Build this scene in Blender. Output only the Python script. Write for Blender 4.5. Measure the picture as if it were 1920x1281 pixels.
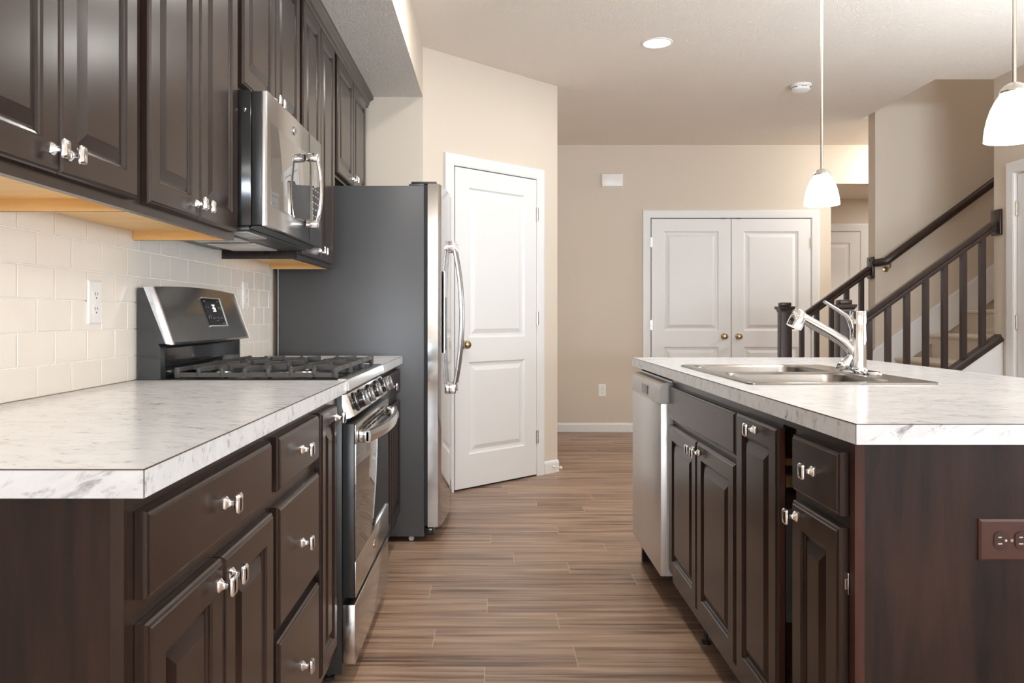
import bpy, bmesh, math, random
from mathutils import Vector, Matrix
random.seed(7)
for o in list(bpy.data.objects):
    bpy.data.objects.remove(o)
SC = bpy.context.scene
COL = SC.collection
PI = math.pi

# ------------------------------------------------------------------ camera, light, exposure
CAMH = 1.105
cd = bpy.data.cameras.new('camera')
cam = bpy.data.objects.new('camera', cd); COL.objects.link(cam)
cam.location = (0, 0, CAMH); cam.rotation_euler = (PI/2, 0, 0)
cd.sensor_fit = 'HORIZONTAL'; cd.sensor_width = 36; cd.lens = 36*1500/1920
cd.shift_x = (960-924)/1920; cd.shift_y = -(640.5-593)/1920
cd.clip_start = 0.05
SC.camera = cam
vs = SC.view_settings
vs.view_transform = 'Standard'; vs.look = 'None'; vs.gamma = 1; vs.use_curve_mapping = False
vs.exposure = 0.16
SC.cycles.use_denoising = True
SC.cycles.max_bounces = 10; SC.cycles.diffuse_bounces = 8; SC.cycles.glossy_bounces = 6
SC.cycles.sample_clamp_indirect = 6
wd = bpy.data.worlds.new('sky'); SC.world = wd; wd.use_nodes = True
wd.node_tree.nodes['Background'].inputs[0].default_value = (.85, .92, 1, 1)
wd.node_tree.nodes['Background'].inputs[1].default_value = 1.0

def area(name, loc, direction, sx, sy, power, col, shape='RECTANGLE'):
    l = bpy.data.lights.new(name, 'AREA'); l.shape = shape; l.size = sx
    if shape in ('RECTANGLE', 'ELLIPSE'): l.size_y = sy
    l.energy = power; l.color = col
    o = bpy.data.objects.new(name, l); COL.objects.link(o); o.location = loc
    o.rotation_euler = Vector(direction).to_track_quat('-Z', 'Y').to_euler()
    return o
def point(name, loc, power, col, r=.03):
    l = bpy.data.lights.new(name, 'POINT'); l.energy = power; l.color = col; l.shadow_soft_size = r
    o = bpy.data.objects.new(name, l); COL.objects.link(o); o.location = loc
DAY = (.77, .885, 1); WARM = (1, .86, .72); SOFT = (.985, .97, .93)
# window light from behind the camera, then added fill along the right-hand wall
for x in (-.05, 1.6, 3.0):
    area('daylight_and_fill', (x, -8.95, 1.45), (0, 1, 2.6), 1.4 if x < 2 else .8, 2.0, 440 if x < 2 else 250, DAY)
area('daylight_and_fill', (3.40, -.4, 1.25), (-1, .2, 1.8), 2.2, 2.0, 150, DAY)  # added fill, no opening behind it; lifts soffit, backsplash and overhead cabinets
area('daylight_and_fill', (3.40, 2.9, 1.3), (-1, .1, 2.2), 1.6, 1.2, 110, DAY)  # more added fill with no window, aimed up at ceiling and soffit
# recessed ceiling lamps (the one in view has its fixture built below)
for (x, y) in ((.0, .5), (.0, 2.2), (.05, 3.7), (2.5, .6), (2.5, 2.6)):
    area('can_lamp', (x, y, 2.735), (0, 0, -1),   .15, .15, 11, SOFT, 'DISK')
area('can_lamp', (.983, 4.79, 2.72), (0, 0, -1), .13, .13, 9, SOFT, 'DISK')
# added unseen fill lights above the stair well and in the side hall
area('stairwell_fill', (4.4, 6.0, 5.1), (0, 0, -1), .5, .5, 17, SOFT, 'DISK')  # added fill for the stair well, no known fixture
area('hall_fill', (4.6, 8.4, 2.42), (0, 0, -1), .3, .3, 9, SOFT, 'DISK')  # added fill so the side hall is not dark
area('entry_lamp', (4.1, 7.15, 2.70), (-.5, 0, -1), .3, .3, 36, SOFT, 'DISK')

# ------------------------------------------------------------------ materials
def S(r, g, b):
    f = lambda c: (c/255)/12.92 if c/255 <= .04045 else ((c/255+.055)/1.055)**2.4
    return (f(r), f(g), f(b), 1)
class N:
    def __init__(s, name):
        s.m = bpy.data.materials.new(name); s.m.use_nodes = True
        s.t = s.m.node_tree; s.b = s.t.nodes['Principled BSDF']
    def node(s, typ, **kw):
        n = s.t.nodes.new(typ)
        for k, v in kw.items(): setattr(n, k, v)
        return n
    def link(s, a, b): s.t.links.new(a, b)
    def val(s, inp, v):
        if hasattr(v, 'type') and hasattr(v, 'links'): s.link(v, inp)
        else: inp.default_value = v
    def math(s, op, a, b=0.0, c=0.0):
        n = s.node('ShaderNodeMath', operation=op)
        s.val(n.inputs[0], a); s.val(n.inputs[1], b); s.val(n.inputs[2], c)
        return n.outputs[0]
    def coord(s, scale=(1, 1, 1), rot=(0, 0, 0)):
        c = s.node('ShaderNodeTexCoord'); mp = s.node('ShaderNodeMapping')
        s.link(c.outputs['Object'], mp.inputs[0])
        mp.inputs['Scale'].default_value = scale; mp.inputs['Rotation'].default_value = rot
        return mp.outputs[0]
    def noise(s, vec, scale, detail=4, rough=.55, dist=0):
        n = s.node('ShaderNodeTexNoise'); s.link(vec, n.inputs['Vector'])
        n.inputs['Scale'].default_value = scale; n.inputs['Detail'].default_value = detail
        n.inputs['Roughness'].default_value = rough; n.inputs['Distortion'].default_value = dist
        return n.outputs['Fac']
    def ramp(s, fac, stops):
        n = s.node('ShaderNodeValToRGB'); s.link(fac, n.inputs[0])
        e = n.color_ramp.elements
        while len(e) < len(stops): e.new(.5)
        for i, (p, c) in enumerate(stops): e[i].position = p; e[i].color = c
        return n.outputs[0]
    def mix(s, fac, a, b, mode='MIX'):
        n = s.node('ShaderNodeMix', data_type='RGBA', blend_type=mode)
        s.val(n.inputs[0], fac); s.val(n.inputs[6], a); s.val(n.inputs[7], b)
        return n.outputs[2]
    def bump(s, h, strength, dist=.002):
        n = s.node('ShaderNodeBump'); s.link(h, n.inputs['Height'])
        n.inputs['Strength'].default_value = strength; n.inputs['Distance'].default_value = dist
        s.link(n.outputs[0], s.b.inputs['Normal'])
    def set(s, **kw):
        names = dict(col='Base Color', rough='Roughness', metal='Metallic', spec='Specular IOR Level', coat='Coat Weight',
                     coatr='Coat Roughness', emc='Emission Color', ems='Emission Strength', aniso='Anisotropic', sheen='Sheen Weight')
        for k, v in kw.items(): s.val(s.b.inputs[names[k]], v)
        return s
def plain(name, col, rough=.5, metal=0, **kw):
    n = N(name); n.set(rough=rough, metal=metal, **kw)
    f = n.noise(n.coord(), 9, 3)
    d = tuple(c*.94 for c in col[:3])+(1,)
    n.set(col=n.mix(f, d, col))
    return n.m
def paint(name, col, bump=.06, scale=260, rough=.75):
    n = N(name); v = n.coord()
    n.set(col=n.mix(n.noise(v, 2.2, 2), tuple(c*.975 for c in col[:3])+(1,), col), rough=rough)
    n.bump(n.noise(v, scale, 2), bump, .001)
    return n.m
def texture_ceiling(name, col, st):
    n = N(name); v = n.coord((1, 1, 1))
    f = n.noise(v, 30, 5, .62, 1.6)
    g = n.math('ABSOLUTE', n.math('SUBTRACT', f, .5))
    h = n.math('SUBTRACT', 1.0, n.math('MINIMUM', n.math('MULTIPLY', g, 9.0), 1.0))
    n.set(col=n.mix(n.noise(v, 3, 2), tuple(c*.97 for c in col[:3])+(1,), col), rough=.85)
    n.bump(h, st, .016)
    return n.m
def cabinet(name, a, b, sc, rough=.3, stretch=(14, 14, 1.2)):
    n = N(name); v = n.coord(stretch)
    f = n.noise(v, sc, 5, .6, .3)
    n.set(col=n.ramp(f, [(.3, a), (.7, b)]), rough=rough, spec=.5 if rough < .4 else .22)
    n.bump(n.noise(n.coord((60, 60, 4)), 6, 3), .03, .0006)
    return n.m
M = {}
M['wall'] = paint('greige_wall_paint', S(209, 197, 182))
M['ceil'] = texture_ceiling('textured_ceiling', S(245, 235, 223), .45)
M['soffitb'] = texture_ceiling('stomped_soffit_texture', S(246, 240, 232), .55)
M['white'] = paint('white_semigloss_paint', S(224, 223, 222), .02, 120, .35)
M['cab'] = cabinet('espresso_stain', S(37, 26, 22), S(49, 35, 29), 2.0, .24)
M['panel'] = cabinet('espresso_veneer', S(24, 20, 20), S(57, 39, 33), 1.5, .42, (14, 14, 1.6))
M['cabedge'] = cabinet('espresso_raw_edge', S(58, 34, 27), S(76, 47, 38), 2.0, .5)
M['stairwood'] = cabinet('espresso_stair_stain', S(44, 31, 26), S(58, 43, 37), 2.0, .3)
M['chrome'] = plain('polished_chrome', (.78, .78, .79, 1), .06, 1)
M['nickel'] = plain('brushed_nickel', (.70, .66, .60, 1), .25, 1)
M['brass'] = plain('antique_brass', (.52, .40, .24, 1), .22, 1)
M['gold'] = plain('yellow_zinc', (.80, .58, .24, 1), .35, 1)
def steel(name, col, rough, axis):
    n = N(name); sc = [3, 3, 3]; 
    for i in range(3):
        if i != axis: sc[i] = 260
    f = n.noise(n.coord(tuple(sc)), 1.0, 3)
    n.set(col=n.mix(f, tuple(c*.90 for c in col[:3])+(1,), col), metal=1,
          rough=n.math('ADD', rough-.03, n.math('MULTIPLY', f, .06)))
    return n.m
M['steel'] = steel('brushed_steel', (.66, .64, .61, 1), .2, 1)
M['steelv'] = steel('brushed_steel_vertical', (.45, .44, .435, 1), .2, 2)
M['steelb'] = steel('bright_steel', (.80, .79, .78, 1), .36, 2); M['steelb'].node_tree.nodes['Principled BSDF'].inputs['Metallic'].default_value = .78
M['mirror'] = steel('fridge_front_steel', (.50, .49, .48, 1), .09, 2)
M['sink'] = steel('sink_steel', (.34, .32, .295, 1), .26, 0)
M['taupe'] = steel('control_strip_steel', (.52, .48, .44, 1), .3, 1)
M['dsteel'] = plain('dark_slate_steel', (.19, .185, .18, 1), .2, .55)
M['black'] = plain('gloss_black', S(34, 34, 35), .12)
M['satin'] = plain('satin_black', S(46, 46, 46), .32)
M['iron'] = plain('cast_iron', S(66, 64, 62), .5)
M['glass'] = plain('black_mirror_glass', (.30, .29, .28, 1), .02, .85)
M['char'] = N('charcoal_textured_steel').m
n = N('charcoal_enamel'); n.set(col=S(72, 72, 74), rough=.36, spec=.5); n.bump(n.noise(n.coord(), 500, 2), .12, .0006); M['char'] = n.m
M['gasket'] = plain('grey_gasket', S(60, 61, 63), .5)
M['greyp'] = plain('grey_plastic', S(188, 188, 188), .3)
M['whitep'] = plain('white_plastic', S(240, 238, 234), .3)
M['slot'] = plain('dark_slot', S(18, 17, 16), .6)
M['brownp'] = plain('brown_plastic', S(70, 40, 33), .35)
M['brownd'] = plain('dark_brown_plastic', S(58, 34, 28), .35)
M['slotpale'] = plain('brass_slot', S(200, 190, 180), .4)  # pale colour for the contact slots of the brown outlet
M['tile'] = plain('ivory_glazed_tile', S(238, 230, 219), .10)
M['grout'] = plain('pale_grout', S(248, 245, 240), .8)
n = N('natural_maple'); f = n.noise(n.coord((4, 40, 40)), 1.2, 4)
n.set(col=n.ramp(f, [(.25, S(228, 184, 118)), (.75, S(242, 202, 140))]), rough=.45); M['maple'] = n.m
n = N('carrara_laminate')
c = n.node('ShaderNodeTexCoord'); mp = n.node('ShaderNodeMapping', vector_type='TEXTURE'); n.link(c.outputs['Object'], mp.inputs[0])
mp.inputs['Rotation'].default_value = (0, math.radians(-28), math.radians(-14)); mp.inputs['Scale'].default_value = (.30, .075, .085)
cl01 = lambda x: n.math('MINIMUM', n.math('MAXIMUM', x, 0.0), 1.0)
f = n.noise(mp.outputs[0], 1.9, 6, .62, .6); fine = n.noise(mp.outputs[0], 4.6, 6, .6, .9); g = n.noise(n.coord(), 4.0, 3, .5, .4)
streak = cl01(n.math('MULTIPLY', n.math('SUBTRACT', fine, .545), 7.5))
cloud = cl01(n.math('MULTIPLY', n.math('SUBTRACT', f, .42), 4.0))
vein = n.math('MULTIPLY', streak, n.math('ADD', .2, n.math('MULTIPLY', cloud, .8)))
base = n.mix(cl01(n.math('MULTIPLY', n.math('SUBTRACT', f, .45), 3.0)), S(219, 221, 224), S(200, 201, 203))
base = n.mix(cl01(n.math('MULTIPLY', n.math('SUBTRACT', g, .5), 3.0)), base, S(212, 213, 215))
n.set(col=n.mix(n.math('MULTIPLY', vein, .85), base, S(112, 108, 108)), rough=.2); M['marble'] = n.m
M['seam'] = plain('laminate_seam', S(86, 70, 64), .5)
n = N('stair_carpet'); f = n.noise(n.coord(), 120, 5, .7)
n.set(col=n.ramp(f, [(.3, S(186, 170, 152)), (.7, S(224, 209, 192))]), rough=1.0, sheen=.3); n.bump(f, .8, .006); M['carpet'] = n.m
n = N('lamp_glass'); n.set(col=S(255, 250, 240), rough=.3, emc=(1, .90, .76, 1), ems=2.6); M['lamp'] = n.m
n = N('can_lens'); n.set(col=S(255, 250, 240), rough=.3, emc=(1, .92, .82, 1), ems=6); M['lens'] = n.m
n = N('lit_display'); n.set(col=S(255, 255, 255), emc=(1, 1, 1, 1), ems=1.0); M['led'] = n.m
n = N('printed_marks'); n.set(col=S(170, 168, 164), rough=.5); M['print'] = n.m
# plank floor: boards run along x, 1.22 m long and 152 mm wide, each with a shade of its own
n = N('vinyl_plank'); c = n.node('ShaderNodeTexCoord'); sp = n.node('ShaderNodeSeparateXYZ'); n.link(c.outputs['Object'], sp.inputs[0])
X, Y = sp.outputs[0], sp.outputs[1]
ry = n.math('DIVIDE', n.math('ADD', Y, .072), .1525); row = n.math('FLOOR', ry)
wn = n.node('ShaderNodeTexWhiteNoise', noise_dimensions='1D'); n.link(row, wn.inputs['W'])
cx = n.math('ADD', n.math('DIVIDE', X, 1.22), n.math('MULTIPLY', wn.outputs[0], 7.0)); colm = n.math('FLOOR', cx)
w2 = n.node('ShaderNodeTexWhiteNoise', noise_dimensions='2D'); cb = n.node('ShaderNodeCombineXYZ')
n.link(colm, cb.inputs[0]); n.link(row, cb.inputs[1]); n.link(cb.outputs[0], w2.inputs['Vector'])
g = n.node('ShaderNodeCombineXYZ'); n.link(n.math('MULTIPLY', X, .9), g.inputs[0]); n.link(n.math('MULTIPLY', Y, 26.0), g.inputs[1])
n.link(n.math('MULTIPLY', w2.outputs[0], 40.0), g.inputs[2])
f1 = n.noise(g.outputs[0], 1.7, 6, .62, .5)
g2 = n.node('ShaderNodeCombineXYZ'); n.link(n.math('MULTIPLY', X, .7), g2.inputs[0]); n.link(n.math('MULTIPLY', Y, 9.0), g2.inputs[1])
n.link(n.math('MULTIPLY', w2.outputs[0], 90.0), g2.inputs[2])
f2 = n.noise(g2.outputs[0], 1.6, 3, .5, .8)
t = n.math('ADD', n.math('MULTIPLY', f1, .55), n.math('ADD', n.math('MULTIPLY', f2, .42), n.math('MULTIPLY', n.math('SUBTRACT', w2.outputs[0], .5), .045)))
colr = n.ramp(t, [(.34, S(84, 63, 51)), (.42, S(126, 100, 83)), (.51, S(158, 130, 109)), (.61, S(180, 151, 128))])
fx = n.math('FRACT', cx); fy = n.math('FRACT', ry)
ex = n.math('LESS_THAN', n.math('MINIMUM', fx, n.math('SUBTRACT', 1.0, fx)), .0010)
ey = n.math('LESS_THAN', n.math('MINIMUM', fy, n.math('SUBTRACT', 1.0, fy)), .008)
colr = n.mix(n.math('MULTIPLY', ey, .35), colr, S(92, 70, 56)); colr = n.mix(n.math('MULTIPLY', ex, .6), colr, S(205, 184, 162))
n.set(col=colr, rough=n.math('ADD', .30, n.math('MULTIPLY', f1, .12)), spec=.45); n.bump(f1, .05, .001); M['floor'] = n.m

# ------------------------------------------------------------------ geometry helpers
class F:                                  # a local frame: u along, v up, w outward
    def __init__(s, o, u, v, w): s.o, s.u, s.v, s.w = Vector(o), Vector(u), Vector(v), Vector(w)
    def __call__(s, a, b, c): return s.o + s.u*a + s.v*b + s.w*c
WORLD = F((0, 0, 0), (1, 0, 0), (0, 1, 0), (0, 0, 1))
WLOC = {}
def rrect(u0, u1, v0, v1, r, k=5):
    r = max(min(r, (u1-u0)/2-1e-5, (v1-v0)/2-1e-5), 1e-5); out = []
    for (cx, cy, a0) in ((u1-r, v1-r, 0), (u0+r, v1-r, 90), (u0+r, v0+r, 180), (u1-r, v0+r, 270)):
        for i in range(k+1):
            a = math.radians(a0 + 90*i/k); out.append((cx+r*math.cos(a), cy+r*math.sin(a)))
    return out
class MB:
    def __init__(s): s.bm = bmesh.new()
    def face(s, pts, mi=0):
        f = s.bm.faces.new([s.bm.verts.new(p) for p in pts]); f.material_index = mi; return s
    def box(s, x0, x1, y0, y1, z0, z1, bev=0, fr=WORLD, mi=0, seg=2):
        t = bmesh.new()
        bmesh.ops.create_cube(t, size=1)
        for v in t.verts:
            v.co = Vector(((x0+x1)/2+v.co.x*(x1-x0), (y0+y1)/2+v.co.y*(y1-y0), (z0+z1)/2+v.co.z*(z1-z0)))
        if bev: bmesh.ops.bevel(t, geom=t.edges[:], offset=min(bev, .45*min(abs(x1-x0), abs(y1-y0), abs(z1-z0))), segments=seg, profile=.5, affect='EDGES')
        mp = {}
        for v in t.verts: mp[v] = s.bm.verts.new(fr(*v.co))
        for f in t.faces:
            g = s.bm.faces.new([mp[v] for v in f.verts]); g.material_index = mi
        t.free(); return s
    def loops(s, loops, cap0=True, cap1=True, mi=0, closed=True):
        L = [[s.bm.verts.new(p) for p in lp] for lp in loops]; n = len(L[0])
        for a, b in zip(L, L[1:]):
            for i in range(n if closed else n-1):
                j = (i+1) % n
                s.bm.faces.new((a[i], a[j], b[j], b[i])).material_index = mi
        if cap0: s.bm.faces.new(L[0][::-1]).material_index = mi
        if cap1: s.bm.faces.new(L[-1]).material_index = mi
        return s
    def rings(s, fr, u0, u1, v0, v1, rings, cap0=True, mi=0):     # nested rectangles (inset, height)
        return s.loops([[fr(u0+i, v0+i, w), fr(u1-i, v0+i, w), fr(u1-i, v1-i, w), fr(u0+i, v1-i, w)] for i, w in rings], cap0, True, mi)
    def prism(s, poly, f0, f1, mi=0):     # f0/f1 map a 2-D point to the two end faces
        return s.loops([[f0(*p) for p in poly], [f1(*p) for p in poly]], True, True, mi)
    def yprism(s, poly, y0, y1, mi=0): return s.prism(poly, lambda x, z: Vector((x, y0, z)), lambda x, z: Vector((x, y1, z)), mi)
    def xprism(s, poly, x0, x1, mi=0): return s.prism(poly, lambda y, z: Vector((x0, y, z)), lambda y, z: Vector((x1, y, z)), mi)
    def zprism(s, poly, z0, z1, mi=0): return s.prism(poly, lambda x, y: Vector((x, y, z0)), lambda x, y: Vector((x, y, z1)), mi)
    def lathe(s, c, axis, prof, seg=28, mi=0, cap0=True, cap1=True):     # prof: (radius, height along axis)
        ax = Vector(axis).normalized(); q = ax.to_track_quat('Z', 'Y'); a = q @ Vector((1, 0, 0)); b = q @ Vector((0, 1, 0)); c = Vector(c)
        return s.loops([[c+ax*h+(a*math.cos(2*PI*i/seg)+b*math.sin(2*PI*i/seg))*max(r, 1e-4) for i in range(seg)] for r, h in prof], cap0, cap1, mi)
    def tube(s, pts, r, seg=14, mi=0, flat=1.0, up=(0, 0, 1)):
        P = [Vector(p) for p in pts]; R = r if isinstance(r, (list, tuple)) else [r]*len(P); L = []
        for i, p in enumerate(P):
            d = (P[min(i+1, len(P)-1)]-P[max(i-1, 0)]).normalized()
            u = Vector(up); u = u-d*u.dot(d)
            if u.length < 1e-4: u = Vector((1, 0, 0))-d*d.x
            u.normalize(); w = d.cross(u)
            L.append([p+(u*math.cos(2*PI*k/seg)*flat+w*math.sin(2*PI*k/seg))*R[i] for k in range(seg)])
        return s.loops(L, True, True, mi)
    def beam(s, p0, p1, prof, side=(0, 1, 0), mi=0, plumb=False):   # prof: (sideways, upward) polygon swept from p0 to p1; plumb keeps vertical end cuts
        p0, p1 = Vector(p0), Vector(p1); d = (p1-p0).normalized(); sd = Vector(side); up = Vector((0, 0, 1)) if plumb else d.cross(sd).normalized()
        if up.z < 0: up = -up
        return s.loops([[p+sd*a+up*b for a, b in prof] for p in (p0, p1)], True, True, mi)
    def build(s, name, mat, parent=None, loc=None, smooth=True, angle=32, rot=None):
        bmesh.ops.recalc_face_normals(s.bm, faces=s.bm.faces[:])
        me = bpy.data.meshes.new(name); 
        base = Vector(loc) if loc is not None else (WLOC[parent] if parent else Vector((0, 0, 0)))
        for v in s.bm.verts: v.co -= base
        s.bm.to_mesh(me); s.bm.free()
        if smooth:
            for p in me.polygons: p.use_smooth = True
            me.set_sharp_from_angle(angle=math.radians(angle))
        for m in (mat if isinstance(mat, (list, tuple)) else [mat]): me.materials.append(m)
        o = bpy.data.objects.new(name, me); COL.objects.link(o)
        if parent: o.parent = parent; o.location = base-WLOC[parent]
        else: o.location = base
        WLOC[o] = base
        return o
def tag(o, label, cat, group=None, kind=None):
    o['label'] = label; o['category'] = cat
    if group: o['group'] = group
    if kind: o['kind'] = kind
    return o
def thing(name, label, cat, loc, group=None, kind=None):
    o = bpy.data.objects.new(name, None); COL.objects.link(o); o.location = loc; WLOC[o] = Vector(loc)
    o.empty_display_size = .1
    return tag(o, label, cat, group, kind)
def struct(mb, name, mat, label, cat, **kw): return tag(mb.build(name, mat, smooth=False, **kw), label, cat, None, 'structure')
def part(o, label): o['label'] = label; return o

FL = F((-.465, 0, 0), (0, 1, 0), (0, 0, 1), (1, 0, 0))       # faces of the base cabinets on the range wall
FU = F((-.771, 0, 0), (0, 1, 0), (0, 0, 1), (1, 0, 0))       # faces of the overhead cabinets
FI = F((.672, 0, 0), (0, 1, 0), (0, 0, 1), (-1, 0, 0))       # faces of the island cabinets
RT2 = math.hypot(.885, .835)
FP = F((-.425, 4.865, 0), (.885/RT2, .835/RT2, 0), (0, 0, 1), (.835/RT2, -.885/RT2, 0))   # diagonal pantry wall
FB = F((0, 7.65, 0), (1, 0, 0), (0, 0, 1), (0, -1, 0))       # back wall
FR = F((3.455, 0, 0), (0, 1, 0), (0, 0, 1), (-1, 0, 0))      # right wall
FH = F((0, 9.1, 0), (1, 0, 0), (0, 0, 1), (0, -1, 0))        # far wall of the side hall
FW = F((-1.076, 0, 0), (0, 1, 0), (0, 0, 1), (1, 0, 0))      # range wall
FY = lambda y: F((0, y, 0), (1, 0, 0), (0, 0, 1), (0, -1, 0))

# ------------------------------------------------------------------ room shell
H = 2.743
struct(MB().box(-1.3, 6.2, -9.3, 9.3, -.1, 0), 'floor', M['floor'], 'brown wood-look plank floor running across the kitchen', 'floor')
struct(MB().box(-1.3, 3.06, -9.3, 7.77, H, H+.3).box(3.06, 3.57, -9.3, 5.53, H, H+.3).box(3.06, 6.2, 6.64, 7.77, H, H+.3),
       'ceiling', M['ceil'], 'textured off-white ceiling with a stairwell opening cut into it', 'ceiling')
struct(MB().box(3.06, 6.2, 7.77, 9.3, 2.44, 2.6), 'ceiling_hall', M['ceil'], 'lower ceiling of the side hall behind the pendant shade', 'ceiling')
s_ = MB().box(-1.076, -.425, -.6, 4.865, 2.438, H, mi=0)
s_.bm.faces.ensure_lookup_table()
for f in s_.bm.faces:
    if abs(f.normal.z) > .9 or abs(sum(v.co.z for v in f.verts)/4-2.438) < .001: f.material_index = 1
struct(s_, 'trim_1', [M['wall'], M['soffitb']], 'dropped soffit with stomped texture above the overhead cabinets', 'soffit')
struct(MB().box(-1.2, -1.076, -9.1, 4.98, 0, H), 'wall_left', M['wall'], 'greige wall behind the range and cabinets', 'wall')
struct(MB().box(-1.076, -.425, 4.865, 4.98, 0, H), 'wall_alcove', M['wall'], 'short greige wall closing the refrigerator alcove', 'wall')
struct(MB().zprism([(-.425, 4.865), (.46, 5.70), (.36, 5.76), (-.48, 4.97)], 0, H), 'wall_pantry', M['wall'], 'diagonal greige wall holding the pantry door', 'wall')
struct(MB().box(.345, .46, 5.705, 7.65, 0, H), 'wall_passage', M['wall'], 'greige wall running back beside the pantry', 'wall')
struct(MB().box(.345, 3.233, 7.65, 7.77, 0, H).box(3.233, 6.2, 7.65, 7.77, 2.372, H), 'wall_back', M['wall'], 'greige far wall holding the closet doors', 'wall')
struct(MB().box(3.0, 6.2, 9.1, 9.2, 0, 2.44).box(3.0, 3.1, 7.77, 9.1, 0, 2.44).box(6.1, 6.2, 6.64, 9.1, 0, H), 'wall_hall', M['wall'], 'shaded wall at the end of the side hall', 'wall')
struct(MB().box(3.117, 6.2, 6.52, 6.64, 0, 5.2), 'wall_stair', M['wall'], 'tall greige wall carrying the handrail beside the stairs', 'wall')
struct(MB().box(3.455, 3.57, -9.1, 4.47, 0, H).box(3.455, 3.57, 5.285, 5.515, 0, H).box(3.455, 3.57, 4.47, 5.285, 2.05, H), 'wall_right', M['wall'], 'greige wall at the end of the stair railing', 'wall')
struct(MB().box(3.575, 6.2, 5.40, 5.515, 0, 5.2).box(3.0, 3.575, 5.42, 5.53, H+.3, 5.2).box(2.95, 3.06, 5.53, 6.64, H+.3, 5.2)
       .box(6.1, 6.2, 5.515, 6.52, 0, 5.2).box(2.95, 6.2, 5.4, 6.64, 5.2, 5.3), 'wall_stairwell', M['wall'], 'enclosing walls of the stairwell above the stairs', 'wall')
w = MB()
for a, b in ((-1.2, -.9), (.6, .8), (2.3, 2.6), (3.4, 3.6)): w.box(a, b, -9.12, -9.0, 0, H)
for a, b in ((-.9, .6), (.8, 2.3), (2.6, 3.4)): w.box(a, b, -9.12, -9.0, 0, .4).box(a, b, -9.12, -9.0, 2.5, H)
struct(w, 'wall_rear', M['wall'], 'greige wall with three windows behind the viewer', 'wall')
BASE = [(0, 0), (.016, 0), (.016, .066), (.011, .078), (.005, .085), (0, .085)]
def baseboard(name, fr, a, b, label):
    struct(MB().prism([(p[0]+.0005, p[1]) for p in BASE], lambda w, z: fr(a, z, w), lambda w, z: fr(b, z, w)), name, M['white'], label, 'baseboard')
baseboard('baseboard_back', FB, .475, 2.02-.60+.005, 'white baseboard along the far wall up to the closet casing')
baseboard('baseboard_pantry', FP, 1.069, RT2, 'short white baseboard beside the pantry door casing')
baseboard('baseboard_right', FR, 5.37, 5.514, 'short white baseboard between right-wall door and stair opening')

# interior doors: two moulded panels each, casing, hinges, knob
def panel_door(mb, fr, u0, u1, v0, v1, w0, t, st=.115, mid=(.80, .955), top=.12, bot=.21):
    mb.box(u0, u0+st, v0, v1, w0, w0+t, fr=fr).box(u1-st, u1, v0, v1, w0, w0+t, fr=fr)
    for a, b in ((v0, v0+bot), (v0+mid[0], v0+mid[1]), (v1-top, v1)): mb.box(u0+st, u1-st, a, b, w0, w0+t, fr=fr)
    for a, b in ((v0+bot, v0+mid[0]), (v0+mid[1], v1-top)):
        mb.rings(fr, u0+st, u1-st, a, b, [(0, w0), (0, w0+t), (.010, w0+t-.009), (.026, w0+t-.011), (.034, w0+t-.009), (.056, w0+t-.001)])
def casing(name, fr, u0, u1, v1, cw, label):
    prof = [(0, 0), (0, .012), (.010, .016), (cw-.016, .019), (cw-.004, .018), (cw, .012), (cw, 0)]
    mb = MB()
    L = []
    for k, (du, dv) in enumerate(((-1, 0), (-1, 1), (1, 1), (1, 0))):
        L.append([fr((u0 if du < 0 else u1)+du*p[0], (v1+p[0]) if dv else 0.0, p[1]+.0006) for p in prof])
    mb.loops(L, True, True)
    return struct(mb, name, M['white'], label, 'door casing')
def hinge(fr, u, v, par, wid=.024, w=.0152, w1=.0185):
    mb = MB().box(u-wid/2, u+wid/2, v-.045, v+.045, w, w+.003, fr=fr)
    mb.lathe(fr(u, v-.047, w1), (0, 0, 1), [(.0055, 0), (.0055, .094)], 10)
    return part(mb.build('hinge', M['nickel'], par), 'satin nickel hinge')
def round_knob(fr, u, v, w, par, mat):
    mb = MB().lathe(fr(u, v, w), fr.w, [(.030, 0), (.030, .004), (.024, .009), (.011, .014), (.011, .030), (.020, .034), (.027, .044), (.0275, .052), (.022, .061), (.010, .066)], 24)
    return part(mb.build('door_knob', mat, par), 'round antique brass knob')
# pantry door on the diagonal wall
d = MB(); panel_door(d, FP, .245, .985, .012, 2.045, .001, .014)
pd = struct(d, 'door_1', M['white'], 'white two-panel pantry door in the diagonal wall beside the refrigerator', 'door')
part(MB().box(.238, .992, 0.001, .012, .0008, .003, fr=FP).box(.238, .245, .001, 2.045, .0008, .003, fr=FP).box(.985, .992, .001, 2.045, .0008, .003, fr=FP)
     .box(.238, .992, 2.045, 2.052, .0008, .003, fr=FP).build('door_gap', M['slot'], pd), 'dark gap around the door')
for v in (.27, 1.09, 1.81): hinge(FP, .992, v, pd)
round_knob(FP, .305, .925, .015, pd, M['brass'])
casing('trim_2', FP, .238, .992, 2.052, .074, 'white casing around the pantry door')
ds = MB().lathe(FP(1.16, .045, .016), FP.w, [(.010, 0), (.010, .004), (.004, .006), (.004, .058), (.009, .06), (.009, .075), (.006, .078)], 14)
tag(ds.build('door_stop', M['whitep'], loc=FP(1.16, .045, .016)), 'small white spring door stop on the baseboard beside the pantry door', 'door stop')
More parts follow.
